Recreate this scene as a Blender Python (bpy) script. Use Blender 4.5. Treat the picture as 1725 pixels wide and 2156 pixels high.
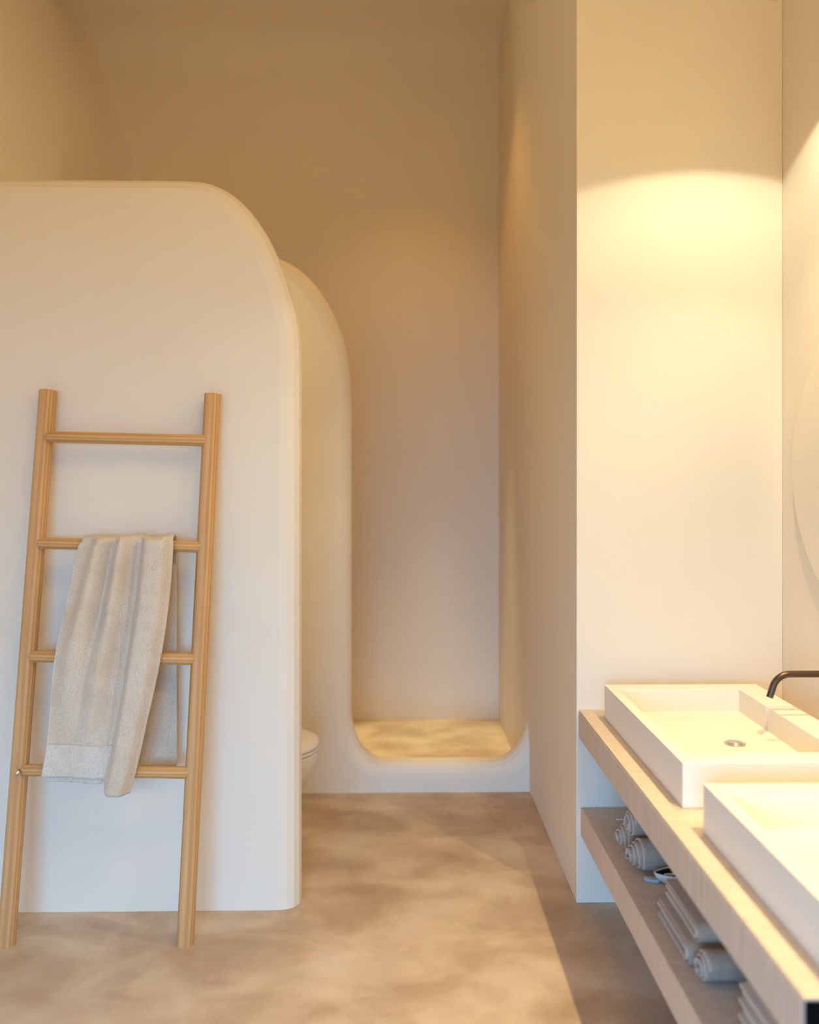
import bpy, bmesh, math, random
from mathutils import Vector, Matrix
from math import sin, cos, pi, sqrt, atan

for o in list(bpy.data.objects):
    bpy.data.objects.remove(o)
random.seed(4)
sc = bpy.context.scene
C = sc.collection

# ------------------------------------------------------------------ camera
F = 1750.0
YAW = atan(27.5 / F)
cam = bpy.data.cameras.new('camera')
cam.sensor_fit = 'HORIZONTAL'
cam.sensor_width = 36.0
cam.lens = 36.0 * F / 1725
cam.shift_y = -75.0 / 1725
cam.clip_start = 0.05
cam.dof.use_dof = True
cam.dof.focus_distance = 3.1
cam.dof.aperture_fstop = 1.6
camo = bpy.data.objects.new('camera', cam)
camo.location = (0, 0, 1.6)
camo.rotation_euler = (pi / 2, 0, -YAW)
C.objects.link(camo)
sc.camera = camo

# ------------------------------------------------------------------ view, sky, daylight
sc.view_settings.view_transform = 'Standard'
sc.view_settings.look = 'None'
sc.view_settings.exposure = 0.0
sc.view_settings.gamma = 1.0
sc.view_settings.use_curve_mapping = False
sc.cycles.use_denoising = True
sc.cycles.max_bounces = 14
sc.cycles.diffuse_bounces = 10
sc.cycles.sample_clamp_indirect = 6.0
sc.cycles.caustics_reflective = False
sc.cycles.caustics_refractive = False

w = bpy.data.worlds.new('sky')
sc.world = w
w.use_nodes = True
bg = w.node_tree.nodes['Background']
bg.inputs[0].default_value = (0.205, 0.54, 1.0, 1)
bg.inputs[1].default_value = 15.8

WARM = (1.0, 0.60, 0.25)
WX0, WX1, WZ1 = -1.72, 0.30, 2.10           # glazed garden opening behind the camera
BACKY = -1.3                               # wall behind the camera


def lamp(name, kind, loc, rot=(0, 0, 0), energy=10, color=WARM, **kw):
    l = bpy.data.lights.new(name, kind)
    l.energy = energy
    l.color = color
    for k, v in kw.items():
        setattr(l, k, v)
    o = bpy.data.objects.new(name, l)
    o.location = loc
    o.rotation_euler = rot
    C.objects.link(o)
    return o


portal = lamp('window_sky_portal', 'AREA', ((WX0 + WX1) / 2, BACKY - 0.05, WZ1 / 2), (pi / 2, 0, 0), 1, (1, 1, 1),
              shape='RECTANGLE', size=WX1 - WX0, size_y=WZ1)
portal.data.cycles.is_portal = True

PEND = [(1.15, 2.458, 3.07), (1.15, 1.45, 3.07)]
PEND_E = [(27, 70), (24, 250)]
COL = dict(glow=(1, 0.97, 0.70), beam=(1, 0.74, 0.36), down0=(1, 0.48, 0.10), room_fill=(1, 0.68, 0.23), shower_fill=(1, 0.84, 0.40), up=(1, 0.98, 0.58))
UP_FILL_E = 35
ROOM_FILL_E = 38
# x, y, z, watts, cone, colour key, source size, label
CEIL_SPOTS = [(0.1, 4.65, 4.52, 50, 1.3, 'down0', 0.05, 'white ceiling downlight above the shower curb'),
              (0.20, 4.92, 4.49, 590, 0.36, 'shower_fill', 0.04, 'added downlight, unseen, brightening the shower floor')]  # second entry: unseen narrow spot added to brighten the shower floor


# ------------------------------------------------------------------ materials
def mat(name, col, rough=0.6, metal=0.0, spec=0.5, coat=0.0, sheen=0.0, transmission=0.0):
    m = bpy.data.materials.new(name)
    m.use_nodes = True
    b = m.node_tree.nodes['Principled BSDF']
    b.inputs['Base Color'].default_value = (*col, 1)
    b.inputs['Roughness'].default_value = rough
    b.inputs['Metallic'].default_value = metal
    b.inputs['Specular IOR Level'].default_value = spec
    b.inputs['Coat Weight'].default_value = coat
    b.inputs['Sheen Weight'].default_value = sheen
    b.inputs['Transmission Weight'].default_value = transmission
    return m


def nd(m, t, **inp):
    n = m.node_tree.nodes.new(t)
    for k, v in inp.items():
        n.inputs[k.replace('_', ' ')].default_value = v
    return n


def ln(m, a, b):
    m.node_tree.links.new(a, b)


def mapping(m, scale=(1, 1, 1), rot=(0, 0, 0)):
    tc = nd(m, 'ShaderNodeTexCoord')
    mp = nd(m, 'ShaderNodeMapping', Scale=scale, Rotation=rot)
    ln(m, tc.outputs['Object'], mp.inputs['Vector'])
    return mp.outputs['Vector']


def ramp(m, fac, stops):
    r = nd(m, 'ShaderNodeValToRGB')
    e = r.color_ramp.elements
    while len(e) < len(stops):
        e.new(0.5)
    for i, (p, c) in enumerate(stops):
        e[i].position = p
        e[i].color = (*c, 1)
    ln(m, fac, r.inputs['Fac'])
    return r.outputs['Color']


def bump(m, h, strength, dist):
    b = nd(m, 'ShaderNodeBump', Strength=strength, Distance=dist)
    ln(m, h, b.inputs['Height'])
    ln(m, b.outputs['Normal'], m.node_tree.nodes['Principled BSDF'].inputs['Normal'])
    return b


def bsdf(m):
    return m.node_tree.nodes['Principled BSDF']


def m_plaster(name, c1, c2, rough=0.75):
    m = mat(name, c1, rough, spec=0.3)
    v = mapping(m, (1, 1, 1))
    n = nd(m, 'ShaderNodeTexNoise', Scale=1.3, Detail=5.0, Roughness=0.55)
    ln(m, v, n.inputs['Vector'])
    ln(m, ramp(m, n.outputs['Fac'], [(0.3, c1), (0.7, c2)]), bsdf(m).inputs['Base Color'])
    n2 = nd(m, 'ShaderNodeTexNoise', Scale=60.0, Detail=4.0)
    ln(m, v, n2.inputs['Vector'])
    bump(m, n2.outputs['Fac'], 0.12, 0.002)
    return m


M_WALL = m_plaster('cream_plaster', (0.79, 0.705, 0.59), (0.81, 0.73, 0.615))
M_CEIL = m_plaster('ceiling_plaster', (0.78, 0.69, 0.57), (0.80, 0.71, 0.59))


def m_floor():
    m = mat('microcement', (0.5, 0.4, 0.3), 0.55, spec=0.35)
    v = mapping(m, (1, 1, 1), (0, 0, 0.0))
    v2 = mapping(m, (1.2, 2.0, 1), (0, 0, -0.7))
    a = nd(m, 'ShaderNodeTexNoise', Scale=2.6, Detail=7.0, Roughness=0.58, Distortion=0.35)
    ln(m, v, a.inputs['Vector'])
    b = nd(m, 'ShaderNodeTexNoise', Scale=2.2, Detail=8.0, Roughness=0.56, Distortion=0.5)
    ln(m, v2, b.inputs['Vector'])
    mx = nd(m, 'ShaderNodeMix')
    mx.data_type = 'FLOAT'
    mx.inputs[0].default_value = 0.5
    ln(m, a.outputs['Fac'], mx.inputs[2])
    ln(m, b.outputs['Fac'], mx.inputs[3])
    col = ramp(m, mx.outputs[0], [(0.34, (0.39, 0.275, 0.185)), (0.45, (0.47, 0.35, 0.25)),
                                  (0.54, (0.58, 0.46, 0.345)), (0.66, (0.68, 0.57, 0.46))])
    ln(m, col, bsdf(m).inputs['Base Color'])
    n3 = nd(m, 'ShaderNodeTexNoise', Scale=25.0, Detail=5.0)
    ln(m, v2, n3.inputs['Vector'])
    bump(m, n3.outputs['Fac'], 0.15, 0.003)
    return m


M_FLOOR = m_floor()


def m_wood():
    m = mat('pine', (0.5, 0.3, 0.13), 0.5, spec=0.35)
    v = mapping(m, (1, 1, 0.045))
    wv = nd(m, 'ShaderNodeTexWave', Scale=26.0, Distortion=3.0, Detail=3.0)
    wv.inputs['Detail Scale'].default_value = 1.2
    wv.bands_direction = 'X'
    ln(m, v, wv.inputs['Vector'])
    n = nd(m, 'ShaderNodeTexNoise', Scale=70.0, Detail=6.0)
    ln(m, v, n.inputs['Vector'])
    mx = nd(m, 'ShaderNodeMix')
    mx.data_type = 'FLOAT'
    mx.inputs[0].default_value = 0.55
    ln(m, wv.outputs['Fac'], mx.inputs[2])
    ln(m, n.outputs['Fac'], mx.inputs[3])
    col = ramp(m, mx.outputs[0], [(0.2, (0.47, 0.235, 0.080)), (0.5, (0.57, 0.31, 0.12)), (0.8, (0.65, 0.38, 0.165))])
    ln(m, col, bsdf(m).inputs['Base Color'])
    bump(m, mx.outputs[0], 0.15, 0.001)
    return m


M_WOOD = m_wood()


def m_linen(name, c1, c2, pitch=0.0045, strength=0.6, ridge=0.0):
    m = mat(name, c1, 0.9, spec=0.15, sheen=0.2)
    v = mapping(m, (1, 1, 1))
    a = nd(m, 'ShaderNodeTexVoronoi', Scale=1.0 / pitch)
    a.feature = 'F1'
    a.inputs['Randomness'].default_value = 0.6
    ln(m, v, a.inputs['Vector'])
    n = nd(m, 'ShaderNodeTexNoise', Scale=9.0, Detail=4.0)
    ln(m, v, n.inputs['Vector'])
    base = ramp(m, n.outputs['Fac'], [(0.35, c1), (0.65, c2)])
    mr = nd(m, 'ShaderNodeMapRange')
    mr.inputs['From Min'].default_value = 0.25
    mr.inputs['From Max'].default_value = 0.75
    mr.inputs['To Min'].default_value = 1.06
    mr.inputs['To Max'].default_value = 0.88
    ln(m, a.outputs['Distance'], mr.inputs['Value'])
    mul = nd(m, 'ShaderNodeVectorMath')
    mul.operation = 'SCALE'
    ln(m, base, mul.inputs[0])
    ln(m, mr.outputs['Result'], mul.inputs['Scale'])
    ln(m, mul.outputs[0], bsdf(m).inputs['Base Color'])
    hgt = mr.outputs['Result']
    if ridge:
        wv = nd(m, 'ShaderNodeTexWave', Scale=ridge, Distortion=1.0)
        wv.bands_direction = 'X'
        ln(m, v, wv.inputs['Vector'])
        ad = nd(m, 'ShaderNodeMath')
        ad.operation = 'ADD'
        ln(m, hgt, ad.inputs[0])
        ln(m, wv.outputs['Fac'], ad.inputs[1])
        hgt = ad.outputs[0]
    bump(m, hgt, strength, 0.0022)
    return m


M_LINEN = m_linen('oatmeal_linen', (0.60, 0.495, 0.385), (0.66, 0.56, 0.45), 0.0062, 0.8)
M_HEM = m_linen('pale_terry', (0.62, 0.555, 0.47), (0.66, 0.60, 0.515), 0.007, 0.9)
M_GREY = m_linen('grey_terry', (0.36, 0.265, 0.20), (0.41, 0.305, 0.235), 0.004, 0.5, 0.0)
M_GREYHEM = m_linen('grey_hem', (0.47, 0.385, 0.32), (0.52, 0.43, 0.36), 0.003, 0.4)
M_BEIGET = m_linen('beige_towel', (0.50, 0.415, 0.33), (0.56, 0.47, 0.38), 0.004, 0.4)
M_BLUE = m_linen('blue_grey_cloth', (0.34, 0.36, 0.37), (0.38, 0.40, 0.41), 0.004, 0.3)


def m_top():
    m = mat('pale_limed_plywood', (0.6, 0.5, 0.4), 0.55, spec=0.3)
    v = mapping(m, (3, 9, 1.0))
    n = nd(m, 'ShaderNodeTexNoise', Scale=7.0, Detail=7.0, Roughness=0.6, Distortion=0.4)
    ln(m, v, n.inputs['Vector'])
    ln(m, ramp(m, n.outputs['Fac'], [(0.3, (0.56, 0.455, 0.37)), (0.55, (0.62, 0.515, 0.43)), (0.75, (0.67, 0.575, 0.485))]),
       bsdf(m).inputs['Base Color'])
    bump(m, n.outputs['Fac'], 0.1, 0.001)
    return m


M_TOP = m_top()
M_CERAMIC = m_plaster('matt_white_stone', (0.79, 0.745, 0.68), (0.81, 0.765, 0.70), 0.45)
M_TOILET = mat('glazed_ceramic', (0.80, 0.77, 0.73), 0.25, coat=0.3)
M_BRONZE = mat('dark_bronze', (0.095, 0.060, 0.045), 0.34, metal=0.75)
M_CHROME = mat('brushed_steel', (0.75, 0.73, 0.70), 0.22, metal=1.0)
M_BLACK = mat('black_edge_board', (0.004, 0.004, 0.004), 0.9, spec=0.05)
M_MIRROR = mat('silvered_glass', (0.84, 0.80, 0.74), 0.12, metal=1.0)
_v = mapping(M_MIRROR)
_vo = nd(M_MIRROR, 'ShaderNodeTexVoronoi', Scale=11.0)
ln(M_MIRROR, _v, _vo.inputs['Vector'])
_mr = nd(M_MIRROR, 'ShaderNodeMapRange')
_mr.inputs['From Max'].default_value = 0.13
ln(M_MIRROR, _vo.outputs['Distance'], _mr.inputs['Value'])
bump(M_MIRROR, _mr.outputs['Result'], 0.25, 0.004)
M_EDGE = mat('polished_glass_edge', (0.86, 0.90, 0.86), 0.08, spec=0.8, coat=1.0)
M_DISH = mat('pale_enamel', (0.62, 0.58, 0.54), 0.4)
M_DARK = mat('dark_glaze', (0.012, 0.012, 0.016), 0.35)


# ------------------------------------------------------------------ helpers
def tag(o, label=None, cat=None, group=None, kind=None):
    if label: o['label'] = label
    if cat: o['category'] = cat
    if group: o['group'] = group
    if kind: o['kind'] = kind
    return o


def thing(name, loc, label, cat, group=None):
    o = bpy.data.objects.new(name, None)
    o.location = loc
    o.empty_display_size = 0.05
    C.objects.link(o)
    return tag(o, label, cat, group)


def wpos(o):
    p = Vector(o.location)
    while o.parent:
        o = o.parent
        p += Vector(o.location)
    return p


def obj(name, verts, faces, m, parent=None, smooth=False, loc=None, mats=None, fm=None):
    """vertices are in world space; the origin is put at loc (default: the parent's)"""
    me = bpy.data.meshes.new(name)
    if loc is None:
        loc = wpos(parent) if parent else Vector((0, 0, 0))
    loc = Vector(loc)
    me.from_pydata([tuple(Vector(v) - loc) for v in verts], [], faces)
    me.materials.append(m)
    for x in (mats or []):
        me.materials.append(x)
    if fm:
        for p, i in zip(me.polygons, fm):
            p.material_index = i
    bm = bmesh.new()
    bm.from_mesh(me)
    bmesh.ops.remove_doubles(bm, verts=bm.verts, dist=1e-6)
    bmesh.ops.recalc_face_normals(bm, faces=bm.faces)
    bm.to_mesh(me)
    bm.free()
    for p in me.polygons:
        p.use_smooth = smooth
    o = bpy.data.objects.new(name, me)
    o.location = loc - (wpos(parent) if parent else Vector((0, 0, 0)))
    if parent:
        o.parent = parent
    C.objects.link(o)
    return o


def bevel(o, wd, seg=2, ang=30):
    b = o.modifiers.new('bevel', 'BEVEL')
    b.width = wd
    b.segments = seg
    b.limit_method = 'ANGLE'
    b.angle_limit = math.radians(ang)
    for p in o.data.polygons:
        p.use_smooth = True
    n = o.modifiers.new('wn', 'WEIGHTED_NORMAL')
    n.keep_sharp = False
    return o


BOXF = [(0, 3, 2, 1), (4, 5, 6, 7), (0, 1, 5, 4), (1, 2, 6, 5), (2, 3, 7, 6), (3, 0, 4, 7)]


def box(x0, x1, y0, y1, z0, z1):
    return ([(x0, y0, z0), (x1, y0, z0), (x1, y1, z0), (x0, y1, z0),
             (x0, y0, z1), (x1, y0, z1), (x1, y1, z1), (x0, y1, z1)], list(BOXF))


def join(*parts):
    V, Fc = [], []
    for v, f in parts:
        n = len(V)
        V += list(v)
        Fc += [tuple(i + n for i in q) for q in f]
    return V, Fc


def tube(pts, r, seg=16, cap=True, up=Vector((0, 0, 1))):
    """sweep a circle (radius r, or one radius per point) along pts"""
    pts = [Vector(p) for p in pts]
    rs = r if isinstance(r, (list, tuple)) else [r] * len(pts)
    V, Fc = [], []
    side = None
    for i, p in enumerate(pts):
        t = (pts[min(i + 1, len(pts) - 1)] - pts[max(i - 1, 0)]).normalized()
        if side is None:
            u = up if abs(t.dot(up)) < 0.95 else Vector((1, 0, 0))
            side = t.cross(u).normalized()
        side = (side - t * side.dot(t)).normalized()
        b = t.cross(side)
        for k in range(seg):
            a = 2 * pi * k / seg
            V.append(p + (side * cos(a) + b * sin(a)) * rs[i])
    for i in range(len(pts) - 1):
        for k in range(seg):
            a, b2 = i * seg + k, i * seg + (k + 1) % seg
            Fc.append((a, b2, b2 + seg, a + seg))
    if cap:
        Fc.append(tuple(range(seg))[::-1])
        Fc.append(tuple(range((len(pts) - 1) * seg, len(pts) * seg)))
    return V, Fc


def lathe(prof, cx, cy, seg=32, axis='Z', cz=0.0):
    """prof = [(r, h)...]; round the vertical axis at cx, cy"""
    V, Fc = [], []
    for r, h in prof:
        for k in range(seg):
            a = 2 * pi * k / seg
            V.append((cx + r * cos(a), cy + r * sin(a), h))
    for i in range(len(prof) - 1):
        for k in range(seg):
            a, b = i * seg + k, i * seg + (k + 1) % seg
            Fc.append((a, b, b + seg, a + seg))
    Fc.append(tuple(range(seg))[::-1])
    Fc.append(tuple(range((len(prof) - 1) * seg, len(prof) * seg)))
    return V, Fc


# ------------------------------------------------------------------ room shell
X_R, X_P, Y_P, Y_B = 1.4543, 0.675, 3.105, 5.47
ZC = 4.6


def struct(name, vf, m, smooth=False):
    return tag(obj(name, vf[0], vf[1], m, smooth=smooth), kind='structure')


struct('floor', box(-3.4, 1.6, BACKY - 0.2, 5.7, -0.12, 0.0), M_FLOOR)
struct('wall_right', box(X_R, 1.6, BACKY, Y_P + 0.1, 0, ZC), M_WALL)
# pier: one solid block whose left face runs back to the shower
pier = struct('wall_pier', box(X_P, X_R, Y_P, 5.62, 0, ZC), M_WALL)
bevel(pier, 0.004, 2)
# wall behind the camera with the garden opening
struct('wall_front', join(box(-3.4, WX0, BACKY - 0.2, BACKY, 0, ZC), box(WX1, 1.6, BACKY - 0.2, BACKY, 0, ZC),
                          box(WX0, WX1, BACKY - 0.2, BACKY, WZ1, ZC)), M_WALL)
# back wall sweeping through a tight cove into the ceiling
cove = [(Y_B, 0.0), (Y_B, 4.22), (5.468, 4.30), (5.455, 4.37), (5.42, 4.43), (5.36, 4.468), (5.29, 4.488), (5.09, 4.522),
        (4.8, 4.56), (4.4, 4.59), (4.0, ZC)]


def strip(profile, x0, x1, th=0.1):
    V, Fc = [], []
    for y, z in profile:
        V += [(x0, y, z), (x1, y, z)]
    profile = profile + [(4.0, ZC + th), (profile[0][0] + th, ZC + th), (profile[0][0] + th, 0.0)]
    V = []
    for y, z in profile:
        V += [(x0, y, z), (x1, y, z)]
    n = len(profile)
    for i in range(n):
        j = (i + 1) % n
        Fc.append((2 * i, 2 * i + 1, 2 * j + 1, 2 * j))
    Fc += [tuple(range(0, 2 * n, 2)), tuple(range(1, 2 * n, 2))]
    return V, Fc


wb = struct('wall_back', strip(cove, -3.3, 0.70), M_WALL, True)
wb.modifiers.new('es', 'EDGE_SPLIT').split_angle = 0.7
struct('ceiling', box(-3.4, 1.6, BACKY - 0.2, 4.0, ZC, ZC + 0.1), M_CEIL)
# left wall: plumb below, leaning outwards above 3.6 m, soft corner
lw = [(-1.77, 0.0), (-1.77, 3.3), (-1.775, 3.5), (-1.80, 3.72), (-1.90, 4.0), (-2.02, 4.35), (-2.13, 4.75)]
V, Fc = [], []
ys = [BACKY, 5.05] + [5.05 + 0.42 * sin(a * pi / 16) for a in range(1, 9)]
offs = [0, 0] + [0.30 * (1 - cos(a * pi / 16)) for a in range(1, 9)]
for (x, z) in lw:
    lean = min(1.0, z / 3.3)
    for y, of in zip(ys, offs):
        V.append((x + of * 0.35, y, z))
n = len(ys)
V += [(x - 0.12, y, z) for x, y, z in V]
for i in range(len(lw) - 1):
    for j in range(n - 1):
        Fc.append((i * n + j, i * n + j + 1, (i + 1) * n + j + 1, (i + 1) * n + j))
N0 = len(V) // 2
Fc += [tuple(q + N0 for q in f)[::-1] for f in Fc]
wl = struct('wall_left', (V, Fc), M_WALL, True)

# outside the opening
struct('terrace_ground', box(-9, 9, -14, BACKY - 0.2, -0.14, -0.02), mat('lawn', (0.05, 0.065, 0.03), 0.9))
wf = struct('window_1', join(box(WX0, WX0 + 0.05, BACKY - 0.12, BACKY - 0.06, 0, WZ1), box(WX1 - 0.05, WX1, BACKY - 0.12, BACKY - 0.06, 0, WZ1),
                             box(WX0, WX1, BACKY - 0.12, BACKY - 0.06, WZ1 - 0.05, WZ1), box(-0.74, -0.69, BACKY - 0.12, BACKY - 0.06, 0, WZ1)), M_BRONZE)


def catmull(pts, n=6):
    out = []
    for i in range(len(pts) - 1):
        p0, p1, p2, p3 = pts[max(i - 1, 0)], pts[i], pts[i + 1], pts[min(i + 2, len(pts) - 1)]
        for k in range(n):
            t = k / n
            out.append(tuple(0.5 * (2 * b + (c - a) * t + (2 * a - 5 * b + 4 * c - d) * t * t + (3 * b - a - 3 * c + d) * t ** 3)
                             for a, b, c, d in zip(p0, p1, p2, p3)))
    out.append(pts[-1])
    return out


def rounded_slab(name, outline, y0, y1, r, seg=4):
    """plastered slab: outline in XZ (counter-clockwise), rounded arrises front and back"""
    n = len(outline)
    nor = []
    for i in range(n):
        a, b, c = Vector(outline[i - 1]), Vector(outline[i]), Vector(outline[(i + 1) % n])
        e1, e2 = (b - a).normalized(), (c - b).normalized()
        n1, n2 = Vector((-e1.y, e1.x)), Vector((-e2.y, e2.x))
        m = (n1 + n2)
        m = m / max(0.35, m.dot(n1))
        nor.append(m)                                 # inward
    rings = []
    for k in range(seg + 1):
        a = k / seg * pi / 2
        rings.append((r * (1 - sin(a)), y0 + r * (1 - cos(a))))
    rings += [(d, y1 - (y - y0)) for d, y in reversed(rings)]
    V, Fc = [], []
    for d, y in rings:
        for p, m in zip(outline, nor):
            V.append((p[0] + m.x * d, y, p[1] + m.y * d))
    for i in range(len(rings) - 1):
        for j in range(n):
            a, b = i * n + j, i * n + (j + 1) % n
            Fc.append((a, b, b + n, a + n))
    Fc.append(tuple(range(n)))
    Fc.append(tuple(range((len(rings) - 1) * n, len(rings) * n))[::-1])
    o = struct(name, (V, Fc), M_WALL)
    for p in o.data.polygons:
        p.use_smooth = False
    return o


arch1 = [(-0.3585, -0.1), (-0.3585, 1.0), (-0.3585, 1.9), (-0.3590, 2.05), (-0.3690, 2.18), (-0.3990, 2.30), (-0.4370, 2.406), (-0.489, 2.512),
         (-0.557, 2.606), (-0.630, 2.668), (-0.7016, 2.6980), (-0.78, 2.7075), (-0.95, 2.709)]
o1 = arch1[:2] + catmull(arch1[2:], 14) + [(-1.85, 2.709), (-1.85, -0.1)]
rounded_slab('wall_partition', o1, 3.073, 3.223, 0.073)

e_l = [(-0.2296 + 0.17 * (1 - cos(a)), 0.405 - 0.26 * sin(a)) for a in [k * pi / 80 for k in range(1, 40)]]
e_r = [(0.684 - 0.18 * (1 - sin(a)), 0.145 + 0.30 * (1 - cos(a))) for a in [k * pi / 80 for k in range(1, 41)]]
arch2 = [(-0.2296, 1.9), (-0.2305, 2.0), (-0.2365, 2.115), (-0.2614, 2.2718), (-0.3126, 2.4109), (-0.3882, 2.545), (-0.4833, 2.648),
         (-0.5914, 2.712), (-0.70, 2.742), (-0.85, 2.75)]
o2 = ([(-1.85, -0.1), (0.80, -0.1), (0.80, 0.6), (0.690, 0.6)] + list(reversed(e_r)) + [(0.504, 0.145), (0.2, 0.145), (-0.0596, 0.145)] +
      list(reversed(e_l)) + [(-0.2296, 0.405), (-0.2296, 1.2)] + catmull(arch2, 16) + [(-1.85, 2.75)])
rounded_slab('wall_shower', o2, 4.205, 4.365, 0.075)
# boxed-in pipework behind the toilet
struct('trim_1', box(-1.77, -1.02, 3.223, 4.21, 0, 1.15), M_WALL)

# ------------------------------------------------------------------ worktop and shelf
ww = thing('vanity_worktop', (1.07, 2.24, 0.6215), 'thick pale plywood worktop fixed to the wall under both white basins', 'worktop')
o = obj('slab', *box(0.6825, X_R - 0.001, 1.383, Y_P - 0.001, 0.6215, 0.7185), M_TOP, ww); bevel(o, 0.002, 2)
o = obj('top_sheet', *box(0.6845, X_R - 0.001, 1.383, Y_P - 0.001, 0.7185, 0.725), M_TOP, ww); bevel(o, 0.002, 2)
o = obj('end_panel', *box(0.6845, X_R - 0.001, 1.379, 1.3829, 0.6215, 0.7205), M_BLACK, ww)
o['label'] = 'black end of the worktop'
sh = thing('lower_shelf', (1.07, 2.24, 0.255), 'thick pale plywood shelf below the worktop, holding the towels', 'shelf')
o = obj('slab', *box(0.690, X_R - 0.001, 1.383, Y_P - 0.001, 0.255, 0.36), M_TOP, sh); bevel(o, 0.003, 2)


# ------------------------------------------------------------------ basins
def basin(y0, y1, drain_y, slot_y, label):
    x0, x1, z0, z1, zf = 0.7535, 1.307, 0.7255, 0.846, 0.766
    ix0, ix1, iy0, iy1 = 0.787, 1.214, y0 + 0.075, y1 - 0.072
    t = thing('vessel_basin', ((x0 + x1) / 2, (y0 + y1) / 2, z0), label, 'basin', 'vessel basins on the worktop')
    s = 0.006
    V = [(x0, y0, z0), (x1, y0, z0), (x1, y1, z0), (x0, y1, z0), (x0, y0, z1), (x1, y0, z1), (x1, y1, z1), (x0, y1, z1)]
    Fc = [(0, 3, 2, 1), (0, 1, 5, 4), (2, 3, 7, 6), (3, 0, 4, 7)]
    if slot_y is None:
        V += [(ix0, iy0, z1), (ix1, iy0, z1), (ix1, iy1, z1), (ix0, iy1, z1), (ix0, iy0, zf), (ix1, iy0, zf), (ix1, iy1, zf), (ix0, iy1, zf)]
        Fc += [(1, 2, 6, 5), (4, 5, 9, 8), (5, 6, 10, 9), (6, 7, 11, 10), (7, 4, 8, 11),
               (8, 9, 13, 12), (9, 10, 14, 13), (10, 11, 15, 14), (11, 8, 12, 15), (12, 13, 14, 15)]
    else:
        a, b = slot_y - s, slot_y + s
        zs = z1 - 0.022                                                # slot crosses the wall-side rim
        g = 0.006
        V += [(ix0, iy0, z1), (ix1, iy0, z1), (ix1, iy1, z1), (ix0, iy1, z1),        # 8-11 rim inner
              (ix0, iy0, zf), (ix1, iy0, zf), (ix1, iy1, zf), (ix0, iy1, zf),        # 12-15 floor
              (ix1, a, z1), (ix1, b, z1), (x1, a, z1), (x1, b, z1),                  # 16-19 slot mouth, top
              (ix1 + g, a, zs), (ix1 + g, b, zs), (x1, a, zs), (x1, b, zs),          # 20-23 slot bottom
              (ix1 + g, a, zf), (ix1 + g, b, zf), (ix1, a, zf), (ix1, b, zf)]        # 24-27 groove foot
        Fc += [(4, 5, 9, 8), (6, 7, 11, 10), (7, 4, 8, 11), (5, 18, 16, 9), (19, 6, 10, 17),
               (18, 22, 20, 24, 26, 16), (19, 17, 27, 25, 21, 23), (22, 23, 21, 20), (20, 21, 25, 24),
               (24, 25, 27, 26), (1, 2, 6, 19, 23, 22, 18, 5),
               (8, 9, 13, 12), (10, 11, 15, 14), (11, 8, 12, 15), (9, 16, 26, 13), (17, 10, 14, 27),
               (12, 13, 26, 27, 14, 15)]
    o = obj('bowl', V, Fc, M_CERAMIC, t)
    bevel(o, 0.0022, 2)
    cx = 1.056
    d = obj('drain', *lathe([(0.0, zf + 0.0005), (0.030, zf + 0.0005), (0.0315, zf + 0.003), (0.027, zf + 0.0042), (0.024, zf + 0.0015),
                             (0.0, zf + 0.0015)], cx, drain_y, 40), M_CHROME, t, True, loc=(cx, drain_y, zf))
    d['label'] = 'round steel drain'
    obj('drain_plug', *lathe([(0.0, zf + 0.0015), (0.021, zf + 0.0015), (0.021, zf + 0.0045), (0.018, zf + 0.0065), (0.0, zf + 0.0075)],
                             cx, drain_y, 40), M_CHROME, d, True, loc=(cx, drain_y, zf))
    return t


basin(2.178, 2.999, 2.576, 2.707, 'white rectangular vessel basin with the dark spout over it, at the far end')
basin(1.41, 2.0295, 1.74, None, 'white rectangular vessel basin nearest the camera, cut by the frame edge')

# ------------------------------------------------------------------ wall spout
FY = 2.60
sp = thing('wall_spout', (X_R, FY, 0.977), 'dark bronze tubular spout curving from the wall over the far basin', 'faucet')
pts = [(X_R - 0.012, FY, 0.977), (1.26, FY, 0.977)]
cx_, cz_, R_ = 1.240, 0.977 - 0.056, 0.056
for k in range(0, 13):
    a = pi / 2 + k / 12 * math.radians(72)
    pts.append((cx_ + R_ * cos(a), FY, cz_ + R_ * sin(a)))
last = Vector(pts[-1])
pts.append(tuple(last + Vector((-sin(math.radians(18)), 0, -cos(math.radians(18)))) * 0.036))
o = obj('spout_tube', *tube(pts, 0.0105, 24), M_BRONZE, sp, True)
o.modifiers.new('es', 'EDGE_SPLIT').split_angle = 0.9
o = obj('wall_flange', *tube([(X_R, FY, 0.977), (X_R - 0.010, FY, 0.977), (X_R - 0.013, FY, 0.977)], [0.029, 0.029, 0.026], 32), M_BRONZE, sp, True)
o.modifiers.new('es', 'EDGE_SPLIT').split_angle = 0.6

# ------------------------------------------------------------------ mirror
mr = thing('wall_mirror', (X_R, 2.60, 1.62), 'large frameless pebble-shaped mirror with a bright edge on the wall right of the basins', 'mirror')
NM = 96


def mirror_ring(x, inset):
    out = []
    for k in range(NM):
        a = 2 * pi * k / NM
        rr = 1 + 0.015 * sin(2 * a + 0.6) + 0.012 * sin(3 * a + 1.0)
        out.append((x, 2.583 + (0.405 - inset) * cos(a) * rr, 1.62 + (0.47 - inset) * sin(a) * rr))
    return out


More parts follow.
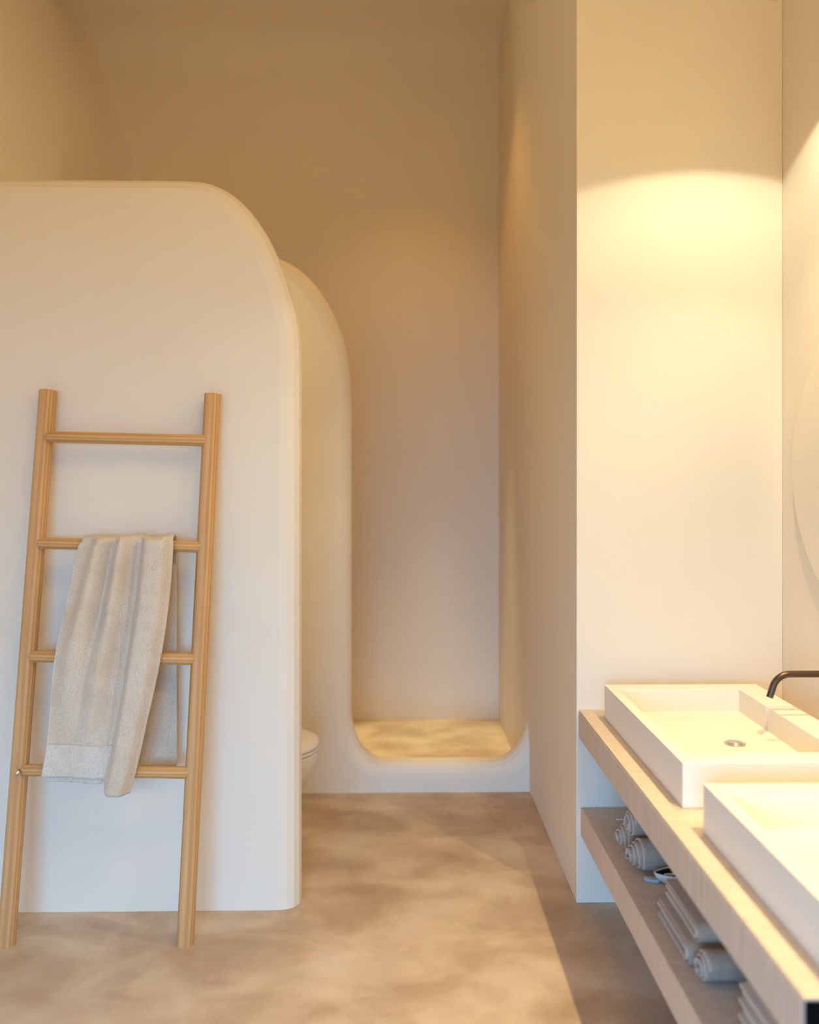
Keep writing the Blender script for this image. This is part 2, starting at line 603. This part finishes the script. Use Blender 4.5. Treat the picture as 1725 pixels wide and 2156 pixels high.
rings = [mirror_ring(X_R - 0.001, 0.03), mirror_ring(X_R - 0.012, 0.03)]
V = rings[0] + rings[1]
Fc = [(k, (k + 1) % NM, (k + 1) % NM + NM, k + NM) for k in range(NM)] + [tuple(range(NM)), tuple(range(NM, 2 * NM))]
obj('mirror_back', V, Fc, M_EDGE, mr)
V = mirror_ring(X_R - 0.012, 0.0) + mirror_ring(X_R - 0.017, 0.0) + mirror_ring(X_R - 0.020, 0.006)
Fc = [(k + j * NM, (k + 1) % NM + j * NM, (k + 1) % NM + (j + 1) * NM, k + (j + 1) * NM) for j in range(2) for k in range(NM)] + [tuple(range(NM))]
o = obj('polished_edge', V, Fc, M_EDGE, mr)
V = mirror_ring(X_R - 0.0200, 0.006)
obj('mirror_face', V, [tuple(range(NM))], M_MIRROR, mr)

# ------------------------------------------------------------------ hanging spotlights over the basins (above the frame)
for (x, y, z), e in zip(PEND, PEND_E):
    lab = ('slim black hanging spotlight over the far basin' if y > 2 else 'slim black hanging spotlight over the near basin')
    t = thing('hanging_spotlight', (x, y, ZC), lab, 'lamp', 'spotlights hung above the worktop')
    V, Fc = lathe([(0.050, z - 0.023), (0.050, z + 0.16), (0.044, z + 0.18), (0.006, z + 0.185)], x, y, 32)
    Fc = Fc[:-2]
    o = obj('lamp_shade', V, Fc, M_BRONZE, t, True)
    s2 = o.modifiers.new('s', 'SOLIDIFY'); s2.thickness = 0.002
    obj('cord', *tube([(x, y, z + 0.18), (x, y, ZC - 0.02)], 0.003, 8), M_BRONZE, t, True)
    obj('ceiling_rose', *lathe([(0.045, ZC - 0.025), (0.045, ZC - 0.001)], x, y, 24), M_BRONZE, t)
    # bulb: a weak wide cone cut off by the shade, and the reflector's stronger soft beam
    lamp('bulb_glow', 'SPOT', (x, y, z), (0, 0, 0), e[0], COL['glow'], spot_size=math.radians(130.5), spot_blend=0.10, shadow_soft_size=0.012)
    lamp('reflector_beam', 'SPOT', (x, y, z), (0, 0, 0), e[1], COL['beam'], spot_size=math.radians(84), spot_blend=1.0, shadow_soft_size=0.02)

for (x, y, z, e, ang, ck, sz, lab) in CEIL_SPOTS:
    t = thing('ceiling_downlight', (x, y, z), lab, 'lamp', 'ceiling downlights')
    V, Fc = lathe([(0.045, z - 0.012), (0.055, z - 0.012), (0.055, z + 0.03), (0.045, z + 0.03)], x, y, 24)
    obj('trim_ring', V, Fc[:-2], M_CERAMIC, t)
    lamp('downlight_bulb', 'SPOT', (x, y, z - 0.02), (0, 0, 0), e, COL[ck], spot_size=ang, spot_blend=0.7, shadow_soft_size=sz)

# added warm fill pointing up at the upper walls, unseen behind the partition
t = thing('up_fill', (-1.45, 3.7, 1.15), 'small black fill light added on the ledge, unseen behind the partition', 'lamp')
V, Fc = lathe([(0.04, 1.151), (0.045, 1.17), (0.045, 1.23), (0.04, 1.23), (0.038, 1.19)], -1.45, 3.7, 24)
obj('up_fill_body', V, Fc, M_BRONZE, t, True)
lamp('up_fill_light', 'SPOT', (-1.45, 3.7, 1.26), (pi, 0, 0), UP_FILL_E, COL['up'], spot_size=2.2, spot_blend=0.7, shadow_soft_size=0.04)

# added disk light: soft warm fill for the room, unseen on the ceiling
t = thing('ceiling_fill', (0.75, 0.5, ZC), 'large round fill light added on the unseen ceiling above the near end of the worktop', 'lamp')
V, Fc = lathe([(0.46, ZC - 0.05), (0.48, ZC - 0.05), (0.48, ZC - 0.001), (0.46, ZC - 0.001)], 0.75, 0.5, 48)
obj('ceiling_fill_frame', V, Fc[:-2], M_CERAMIC, t)
lamp('ceiling_fill_light', 'AREA', (0.75, 0.5, ZC - 0.04), (0, 0, 0), ROOM_FILL_E, COL['room_fill'], shape='DISK', size=0.9)

# ------------------------------------------------------------------ ladder
ladder = thing('towel_ladder', (-1.0, 2.86, 0), 'pale pine towel ladder with four rungs leaning on the white partition', 'ladder')
RR = 0.0295
FL, TL = Vector((-1.3335, 2.862, 0.0)), Vector((-1.265, 3.036, 1.912))
FR, TR = Vector((-0.7235, 2.858, 0.0)), Vector((-0.669, 3.036, 1.899))


def rod(name, a, b, r, parent, seg=32, tip=0.0, ext_floor=False):
    """a round rod with its own Z axis along it (so the grain follows)"""
    a, b = Vector(a), Vector(b)
    L = (b - a).length
    q = (b - a).to_track_quat('Z', 'X')
    prof = []
    if tip:
        prof = [(r * 0.30, 0), (r * 0.72, tip * 0.45), (r, tip), (r, L * 0.33), (r, L * 0.66), (r, L - tip), (r * 0.72, L - tip * 0.45), (r * 0.30, L)]
    else:
        prof = [(r, 0), (r, L / 3), (r, 2 * L / 3), (r, L - 0.0015), (r - 0.0015, L)]
    V, Fc = lathe(prof, 0, 0, seg)
    if ext_floor:                                    # foot sawn level with the floor
        inv = q.inverted()
        V = [Vector(v) for v in V]
        for k in range(seg):
            p = q @ V[k] + a
            d = q @ Vector((0, 0, 1))
            p = p - d * (p.z / d.z)
            V[k] = inv @ (p - a)
    me = bpy.data.meshes.new(name)
    me.from_pydata([tuple(v) for v in V], [], Fc)
    me.materials.append(M_WOOD)
    for p in me.polygons:
        p.use_smooth = len(p.vertices) == 4
    o = bpy.data.objects.new(name, me)
    o.rotation_mode = 'QUATERNION'
    o.rotation_quaternion = q
    o.location = a - Vector(parent.location)
    o.parent = parent
    C.objects.link(o)
    o.modifiers.new('es', 'EDGE_SPLIT').split_angle = 0.7
    return o


rod('rail', FL, TL, RR, ladder, ext_floor=True)
rod('rail', FR, TR, RR, ladder, ext_floor=True)


def on(A, B, z):
    return A + (B - A) * (z / (B.z - A.z))


RUNG = []
for zl, zr in ((1.742, 1.729), (1.363, 1.349), (0.969, 0.957), (0.583, 0.571)):
    a, b = on(FL, TL, zl), on(FR, TR, zr)
    a.y -= 0.014; b.y -= 0.014
    a.x += 0.006; b.x -= 0.006
    RUNG.append((a.copy(), b.copy()))
    rod('rung', a, b, 0.0205, ladder, 28, tip=0.016)
a = RUNG[3][0]
o = obj('bolt_cap', *[(lambda V, Fc: (V, Fc))(*tube([(a.x + 0.006, a.y - 0.020, a.z), (a.x + 0.006, a.y - 0.028, a.z), (a.x + 0.006, a.y - 0.033, a.z), (a.x + 0.006, a.y - 0.036, a.z)],
                                             [0.008, 0.010, 0.008, 0.003], 20))][0], M_CHROME, ladder, True)
o['label'] = 'small steel bolt cap'

# ------------------------------------------------------------------ towel on the ladder
towel = thing('draped_towel', (-0.97, 2.96, 1.36), 'oatmeal woven towel hanging folded over the second rung of the ladder', 'towel')
rc = (RUNG[1][0] + RUNG[1][1]) / 2
r2y, r2z = rc.y, rc.z


def g(x, c, s):
    return math.exp(-((x - c) / s) ** 2)


def smooth01(t):
    t = max(0, min(1, t))
    return t * t * (3 - 2 * t)


def front_pt(u, v, off=0.0):
    """u across 0..1, v down 0..1"""
    z_top, z_bot = r2z + 0.012, 0.575 - 0.012 * u
    z = z_top + (z_bot - z_top) * v
    xl = -1.104 - 0.109 * v ** 0.62 + 0.006 * sin(v * 9)
    xr = -0.783 - 0.020 * v ** 1.5 - 0.108 * v ** 2
    strip_w = 0.0
    s = u
    x = xl + (xr - xl) * s
    # folds: two valleys running down from the rung, fading to a flat hem; a rolled fold on the right
    fade = (1 - smooth01((v - 0.35) / 0.6))
    d = 0.012
    d += 0.038 * g(u, 0.22 - 0.10 * v, 0.075 + 0.05 * v) * fade
    d += 0.046 * g(u, 0.47 - 0.02 * v, 0.065 + 0.03 * v) * fade
    d -= 0.014 * g(u, 0.35 - 0.07 * v, 0.04) * fade
    d -= 0.016 * g(u, 0.63 + 0.04 * v, 0.035) * (0.4 + 0.6 * fade)
    rl = smooth01((u - 0.65 - 0.035 * v) / 0.10)
    d += rl * (0.046 - 0.040 * smooth01((u - 0.86) / 0.14) ** 2)
    d += 0.010 * g(u, 0.30 + 0.25 * (v - 0.4), 0.10) * g(v, 0.6, 0.2)
    if v > 0.3:
        d += 0.005 * sin(3.0 + 9 * u - 7 * v) * (1 - rl)
    ylad = on(FL, TL, z).y - 0.014 - 0.0205
    y = ylad - 0.006 - max(d, 0.001)
    # the rolled fold hangs lower
    z -= 0.045 * rl * smooth01((v - 0.7) / 0.3)
    return Vector((x, y - off, z))


def grid_obj(name, fn, nu, nv, m, parent, thick=0.0, smooth=True):
    V, Fc = [], []
    for j in range(nv + 1):
        for i in range(nu + 1):
            V.append(fn(i / nu, j / nv))
    for j in range(nv):
        for i in range(nu):
            a = j * (nu + 1) + i
            Fc.append((a, a + 1, a + nu + 2, a + nu + 1))
    o = obj(name, V, Fc, m, parent, smooth)
    if thick:
        s = o.modifiers.new('s', 'SOLIDIFY')
        s.thickness = thick
        s.offset = 0
    return o


def cloth(u, t):
    """t: 0 back hem, 0.42 rung back, 0.50 rung front, 1 front hem"""
    if t >= 0.5:
        return front_pt(u, (t - 0.5) / 0.5)
    f0 = front_pt(u, 0.0)
    xb = -1.095 + 0.304 * u
    bump_ = 0.006 * sin(9 * u)
    if t > 0.40:
        k = (0.5 - t) / 0.10 * pi                     # over the rung
        yb = r2y + 0.030
        R = (yb - f0.y) / 2
        x = f0.x + (xb - f0.x) * (k / pi)
        return Vector((x, f0.y + R * (1 - cos(k)), f0.z + (0.020 + 0.004 * sin(14 * u)) * sin(k) ** 0.8))
    k = 1 - t / 0.40
    z = f0.z + (0.556 - f0.z) * k
    y = r2y + 0.030 + 0.004 * k
    return Vector((xb + 0.001 * k, y, z))


grid_obj('cloth', cloth, 70, 220, M_LINEN, towel, 0.005)
hb = grid_obj('hem_band', lambda u, v: front_pt(u * 0.70 + 0.0, 0.865 + 0.137 * v, 0.0045 + 0.0006 * (sin(u * 260) > 0) * (v < 0.33)), 90, 14, M_HEM, towel, 0.003)
hb['label'] = 'paler ribbed hem band'
hb2 = grid_obj('under_hem', lambda u, v: front_pt(0.04 + u * 0.64, 0.97 + 0.055 * v, -0.006), 40, 8, M_HEM, towel, 0.006)
hb2['label'] = 'second layer of hem showing below'
pts = [front_pt(0.0, v / 60, 0.001) for v in range(0, 61)]
o = obj('edge_stitching', *tube(pts, [0.0028 + 0.0007 * (i % 2) for i in range(len(pts))], 8), M_HEM, towel, True)
pts = [front_pt(u / 40 * 0.68, 1.0, 0.001) for u in range(0, 41)]
obj('hem_roll', *tube(pts, 0.0045, 8), M_HEM, towel, True)


# ------------------------------------------------------------------ toilet between the partitions
toilet = thing('toilet', (-0.68, 3.70, 0), 'cream toilet bowl with its lid closed, half hidden behind the partition', 'toilet')


def d_ring(z, xn, hw, xb=-1.0, n=40, cy=3.70):
    """D-shaped ring pointing +X: nose at xn, half width hw, back at xb"""
    out = []
    hw *= 1.09
    cx = xn - hw * 1.25
    for k in range(n + 1):
        a = -pi / 2 + pi * k / n
        out.append((cx + (xn - cx) * cos(a), cy + hw * sin(a), z))
    out += [(xb, cy + hw * 0.92, z), (xb, cy - hw * 0.92, z)]
    return out


def loft(rings):
    n = len(rings[0])
    V = [p for r in rings for p in r]
    Fc = []
    for i in range(len(rings) - 1):
        for k in range(n):
            a, b = i * n + k, i * n + (k + 1) % n
            Fc.append((a, b, b + n, a + n))
    Fc.append(tuple(range(n)))
    Fc.append(tuple(range((len(rings) - 1) * n, len(rings) * n)))
    return V, Fc


o = obj('bowl', *loft([d_ring(0.0, -0.56, 0.10), d_ring(0.03, -0.56, 0.10), d_ring(0.10, -0.505, 0.112), d_ring(0.17, -0.450, 0.130), d_ring(0.24, -0.402, 0.152),
                       d_ring(0.31, -0.368, 0.172), d_ring(0.36, -0.352, 0.182), d_ring(0.385, -0.350, 0.184)]), M_TOILET, toilet, True)
o.modifiers.new('es', 'EDGE_SPLIT').split_angle = 0.8
o = obj('seat', *loft([d_ring(0.388, -0.349, 0.185), d_ring(0.392, -0.345, 0.189), d_ring(0.398, -0.345, 0.189), d_ring(0.401, -0.349, 0.185)]), M_TOILET, toilet, True)
o.modifiers.new('es', 'EDGE_SPLIT').split_angle = 0.9
o = obj('lid', *loft([d_ring(0.404, -0.350, 0.184), d_ring(0.408, -0.344, 0.190), d_ring(0.420, -0.344, 0.190), d_ring(0.431, -0.349, 0.185), d_ring(0.439, -0.362, 0.172),
                      d_ring(0.444, -0.39, 0.145), d_ring(0.447, -0.46, 0.09)]), M_TOILET, toilet, True)

# ------------------------------------------------------------------ rolled towels on the shelf
ZS = 0.3605


def rolled_towel(x0, y, z, R, L, label, turns=4, protr=0.045, seed=0, yaw=0.0, group=None, hole=0.010):
    t = thing('rolled_towel', (x0 + L / 2, y, z - R), label, 'towel', group)
    rnd = random.Random(seed)
    N = turns * 28
    th = 0.0065
    r0 = hole
    V, Fc, edge = [], [], []
    ph = rnd.uniform(0, 6.28)

    def place(xx, r, a):
        ly = r * cos(a); dx = xx - x0
        return Vector((x0 + dx * cos(yaw) , y + ly - dx * sin(yaw), z + r * sin(a)))
    nl = 10
    for i in range(N + 1):
        f = i / N
        a = ph + f * turns * 2 * pi
        r = r0 + (R - th / 2 - r0) * f
        tl = (f * turns) % 1.0
        xs = x0 + protr * (f ** 1.15) + 0.0015 * sin(a * 1.5 + seed)
        for j in range(nl + 1):
            xx = xs + (x0 + L - xs) * (j / nl) ** 1.5
            rr = r + 0.0008 * sin(xx * 160 + seed)
            V.append(place(xx, rr, a))
        edge.append(place(xs, r, a))
    for i in range(N):
        for j in range(nl):
            q = i * (nl + 1) + j
            Fc.append((q, q + 1, q + nl + 2, q + nl + 1))
    # tapered closing turn so the outside is round
    o = obj('cloth', V, Fc, M_GREY, t, True)
    s = o.modifiers.new('s', 'SOLIDIFY'); s.thickness = th; s.offset = 0
    obj('hem', *tube(edge, 0.0036, 8), M_GREYHEM, t, True)
    return t


G1 = 'grey rolled towels in a small pyramid on the shelf'
rolled_towel(0.728, 2.743, ZS + 0.048, 0.048, 0.40, 'grey rolled towel lying farthest back on the shelf', 4, 0.040, 1, 0.0, G1)
rolled_towel(0.724, 2.607, ZS + 0.0505, 0.050, 0.40, 'grey rolled towel in front of the pyramid, next to the small dish', 4, 0.046, 5, 0.0, G1)
tr_ = rolled_towel(0.742, 2.675, ZS + 0.1215, 0.0455, 0.36, 'grey rolled towel lying on top of two others', 3, 0.022, 9, 0.0, G1, 0.018)
obj('wash_label', *box(0.722, 0.775, 2.712, 2.724, ZS + 0.113, ZS + 0.117), M_GREYHEM, tr_)

# dish with a stick and the blue cloth
dish = thing('small_dish', (0.88, 2.515, ZS), 'small pale oval dish with a dark inside on the shelf beside the rolls', 'dish')


def oval(rx, ry, z, n=40, cx=0.880, cy=2.515, taper=0.28):
    out = []
    for k in range(n):
        a = 2 * pi * k / n
        e = 1 - taper * max(0, -cos(a)) ** 2
        out.append((cx + rx * cos(a), cy + ry * sin(a) * e, z))
    return out


V, Fc = loft([oval(0.055, 0.020, ZS), oval(0.072, 0.027, ZS + 0.006), oval(0.090, 0.036, ZS + 0.020), oval(0.098, 0.041, ZS + 0.036),
              oval(0.0955, 0.0385, ZS + 0.0375), oval(0.092, 0.036, ZS + 0.034)])
o = obj('shell', V, Fc[:-1], M_DISH, dish, True)
V, Fc = loft([oval(0.092, 0.036, ZS + 0.034), oval(0.083, 0.031, ZS + 0.018), oval(0.060, 0.020, ZS + 0.009)])
o = obj('glazed_inside', V, Fc[:-2] + [Fc[-1]], M_DARK, dish, True)
o['label'] = 'near-black glazed inside'
st = tag(obj('wooden_stick', *tube([(0.815, 2.515, ZS + 0.027), (0.90, 2.505, ZS + 0.037), (0.975, 2.492, ZS + 0.047)], [0.0045, 0.004, 0.0035], 10), M_DISH, None, True, loc=(0.9, 2.505, ZS + 0.035)),
         'thin pale stick lying in the small dark dish', 'stick')


def pillow(name, cx, cy, z0, lx, ly, h, m, label, cat, rot=0.0):
    n = 24
    rings = []
    for k, (s, zz) in enumerate([(0.80, 0.0), (0.97, 0.15), (1.0, 0.45), (0.96, 0.8), (0.82, 0.96), (0.55, 1.0)]):
        ring = []
        for i in range(n):
            a = 2 * pi * i / n
            ex = abs(cos(a)) ** 0.55 * (1 if cos(a) > 0 else -1)
            ey = abs(sin(a)) ** 0.55 * (1 if sin(a) > 0 else -1)
            x, y = ex * lx / 2 * s, ey * ly / 2 * s
            ring.append((cx + x * cos(rot) - y * sin(rot), cy + x * sin(rot) + y * cos(rot), z0 + h * zz * (1 + 0.1 * cos(2 * a))))
        rings.append(ring)
    V, Fc = loft(rings)
    return tag(obj(name, V, Fc, m, None, True, loc=(cx, cy, z0)), label, cat)


pillow('washcloth', 0.783, 2.532, ZS, 0.050, 0.024, 0.012, M_BLUE, 'small blue-grey cloth scrap lying between the front roll and the dish', 'cloth', -0.3)


# ------------------------------------------------------------------ folded towels
def u_layer(x0, x1, y0, y1, z0, z1, th, seg=10, wob=0.0, seed=0):
    """a sheet folded at the near (y0) end: bottom leaf, round nose, top leaf; cross-section in YZ, extruded along X"""
    rnd = random.Random(seed)
    R = (z1 - z0) / 2
    zc = (z0 + z1) / 2
    path = [(y1, z0), ((y0 + y1) / 2, z0), (y0 + R, z0)]
    for k in range(1, seg):
        a = -pi / 2 - pi * k / seg
        path.append((y0 + R + R * cos(a), zc + R * sin(a)))
    path += [(y0 + R, z1), ((y0 + y1) / 2, z1), (y1, z1)]
    cen = []
    for i, (y, z) in enumerate(path):
        a = path[max(i - 1, 0)]; b = path[min(i + 1, len(path) - 1)]
        d = Vector((b[0] - a[0], b[1] - a[1])).normalized()
        cen.append((y, z, Vector((-d.y, d.x))))
    V, Fc = [], []
    xs = [x0, x0 + 0.003, x1]
    m = len(cen)
    for xi, x in enumerate(xs):
        ht = th / 2 * (0.55 if xi == 0 else 1)
        for s in (1, -1):
            for i, (y, z, nn) in enumerate(cen):
                w_ = wob * sin(y * 31 + seed) if xi < 2 else 0
                V.append((x + w_, y + nn.x * ht * s, z + nn.y * ht * s))
    for xi in range(2):
        A = xi * 2 * m; B = (xi + 1) * 2 * m
        for s in (0, 1):
            for i in range(m - 1):
                Fc.append((A + s * m + i, A + s * m + i + 1, B + s * m + i + 1, B + s * m + i))
        for i in (0, m - 1):
            Fc.append((A + i, A + m + i, B + m + i, B + i))
    for A in (0, 4 * m):
        for i in range(m - 1):
            Fc.append((A + i, A + i + 1, A + m + i + 1, A + m + i))
    return V, Fc


def folded_towel(x0, x1, y0, y1, z0, z1, label, m_out, m_in, layers=2, group=None, jit=0.008, th=0.008, seed=0):
    t = thing('folded_towel', ((x0 + x1) / 2, (y0 + y1) / 2, z0), label, 'towel', group)
    rnd = random.Random(seed)
    za, zb, ya = z0 + th / 2, z1 - th / 2, y0 + th / 2
    o = obj('outer_layer', *u_layer(x0, x1, ya, y1, za, zb, th, wob=0.0012, seed=seed), m_out, t, True)
    o.modifiers.new('es', 'EDGE_SPLIT').split_angle = 0.7
    for k in range(1, layers + 1):
        q = th * 1.28 * k
        if zb - za - 2 * q < th * 0.6:
            break
        o = obj('inner_layer', *u_layer(x0 + rnd.uniform(-jit, jit), x1 - 0.01, ya + q, y1 - 0.004 * k, za + q, zb - q, th, wob=0.0012, seed=seed + k), m_in, t, True)
        o.modifiers.new('es', 'EDGE_SPLIT').split_angle = 0.7
    return t


G2 = 'folded grey towels on the shelf'
folded_towel(0.738, 1.10, 2.075, 2.325, ZS, 0.420, 'grey folded towel at the bottom of the pile of two', M_GREY, M_GREYHEM, 2, G2, 0.012, 0.009, 3)
folded_towel(0.757, 1.10, 2.07, 2.318, 0.4215, 0.472, 'grey folded towel on top of the pile, beige inside the fold', M_GREY, M_BEIGET, 2, G2, 0.008, 0.008, 7)
rolled_towel(0.735, 2.026, ZS + 0.0395, 0.039, 0.38, 'grey rolled towel lying alone in front of the folded pile', 3, 0.022, 12, 0.0, None)
folded_towel(0.772, 1.12, 1.44, 1.857, ZS, 0.463, 'beige folded towel nearest the camera on the shelf', M_BEIGET, M_BEIGET, 3, None, 0.006, 0.011, 15)
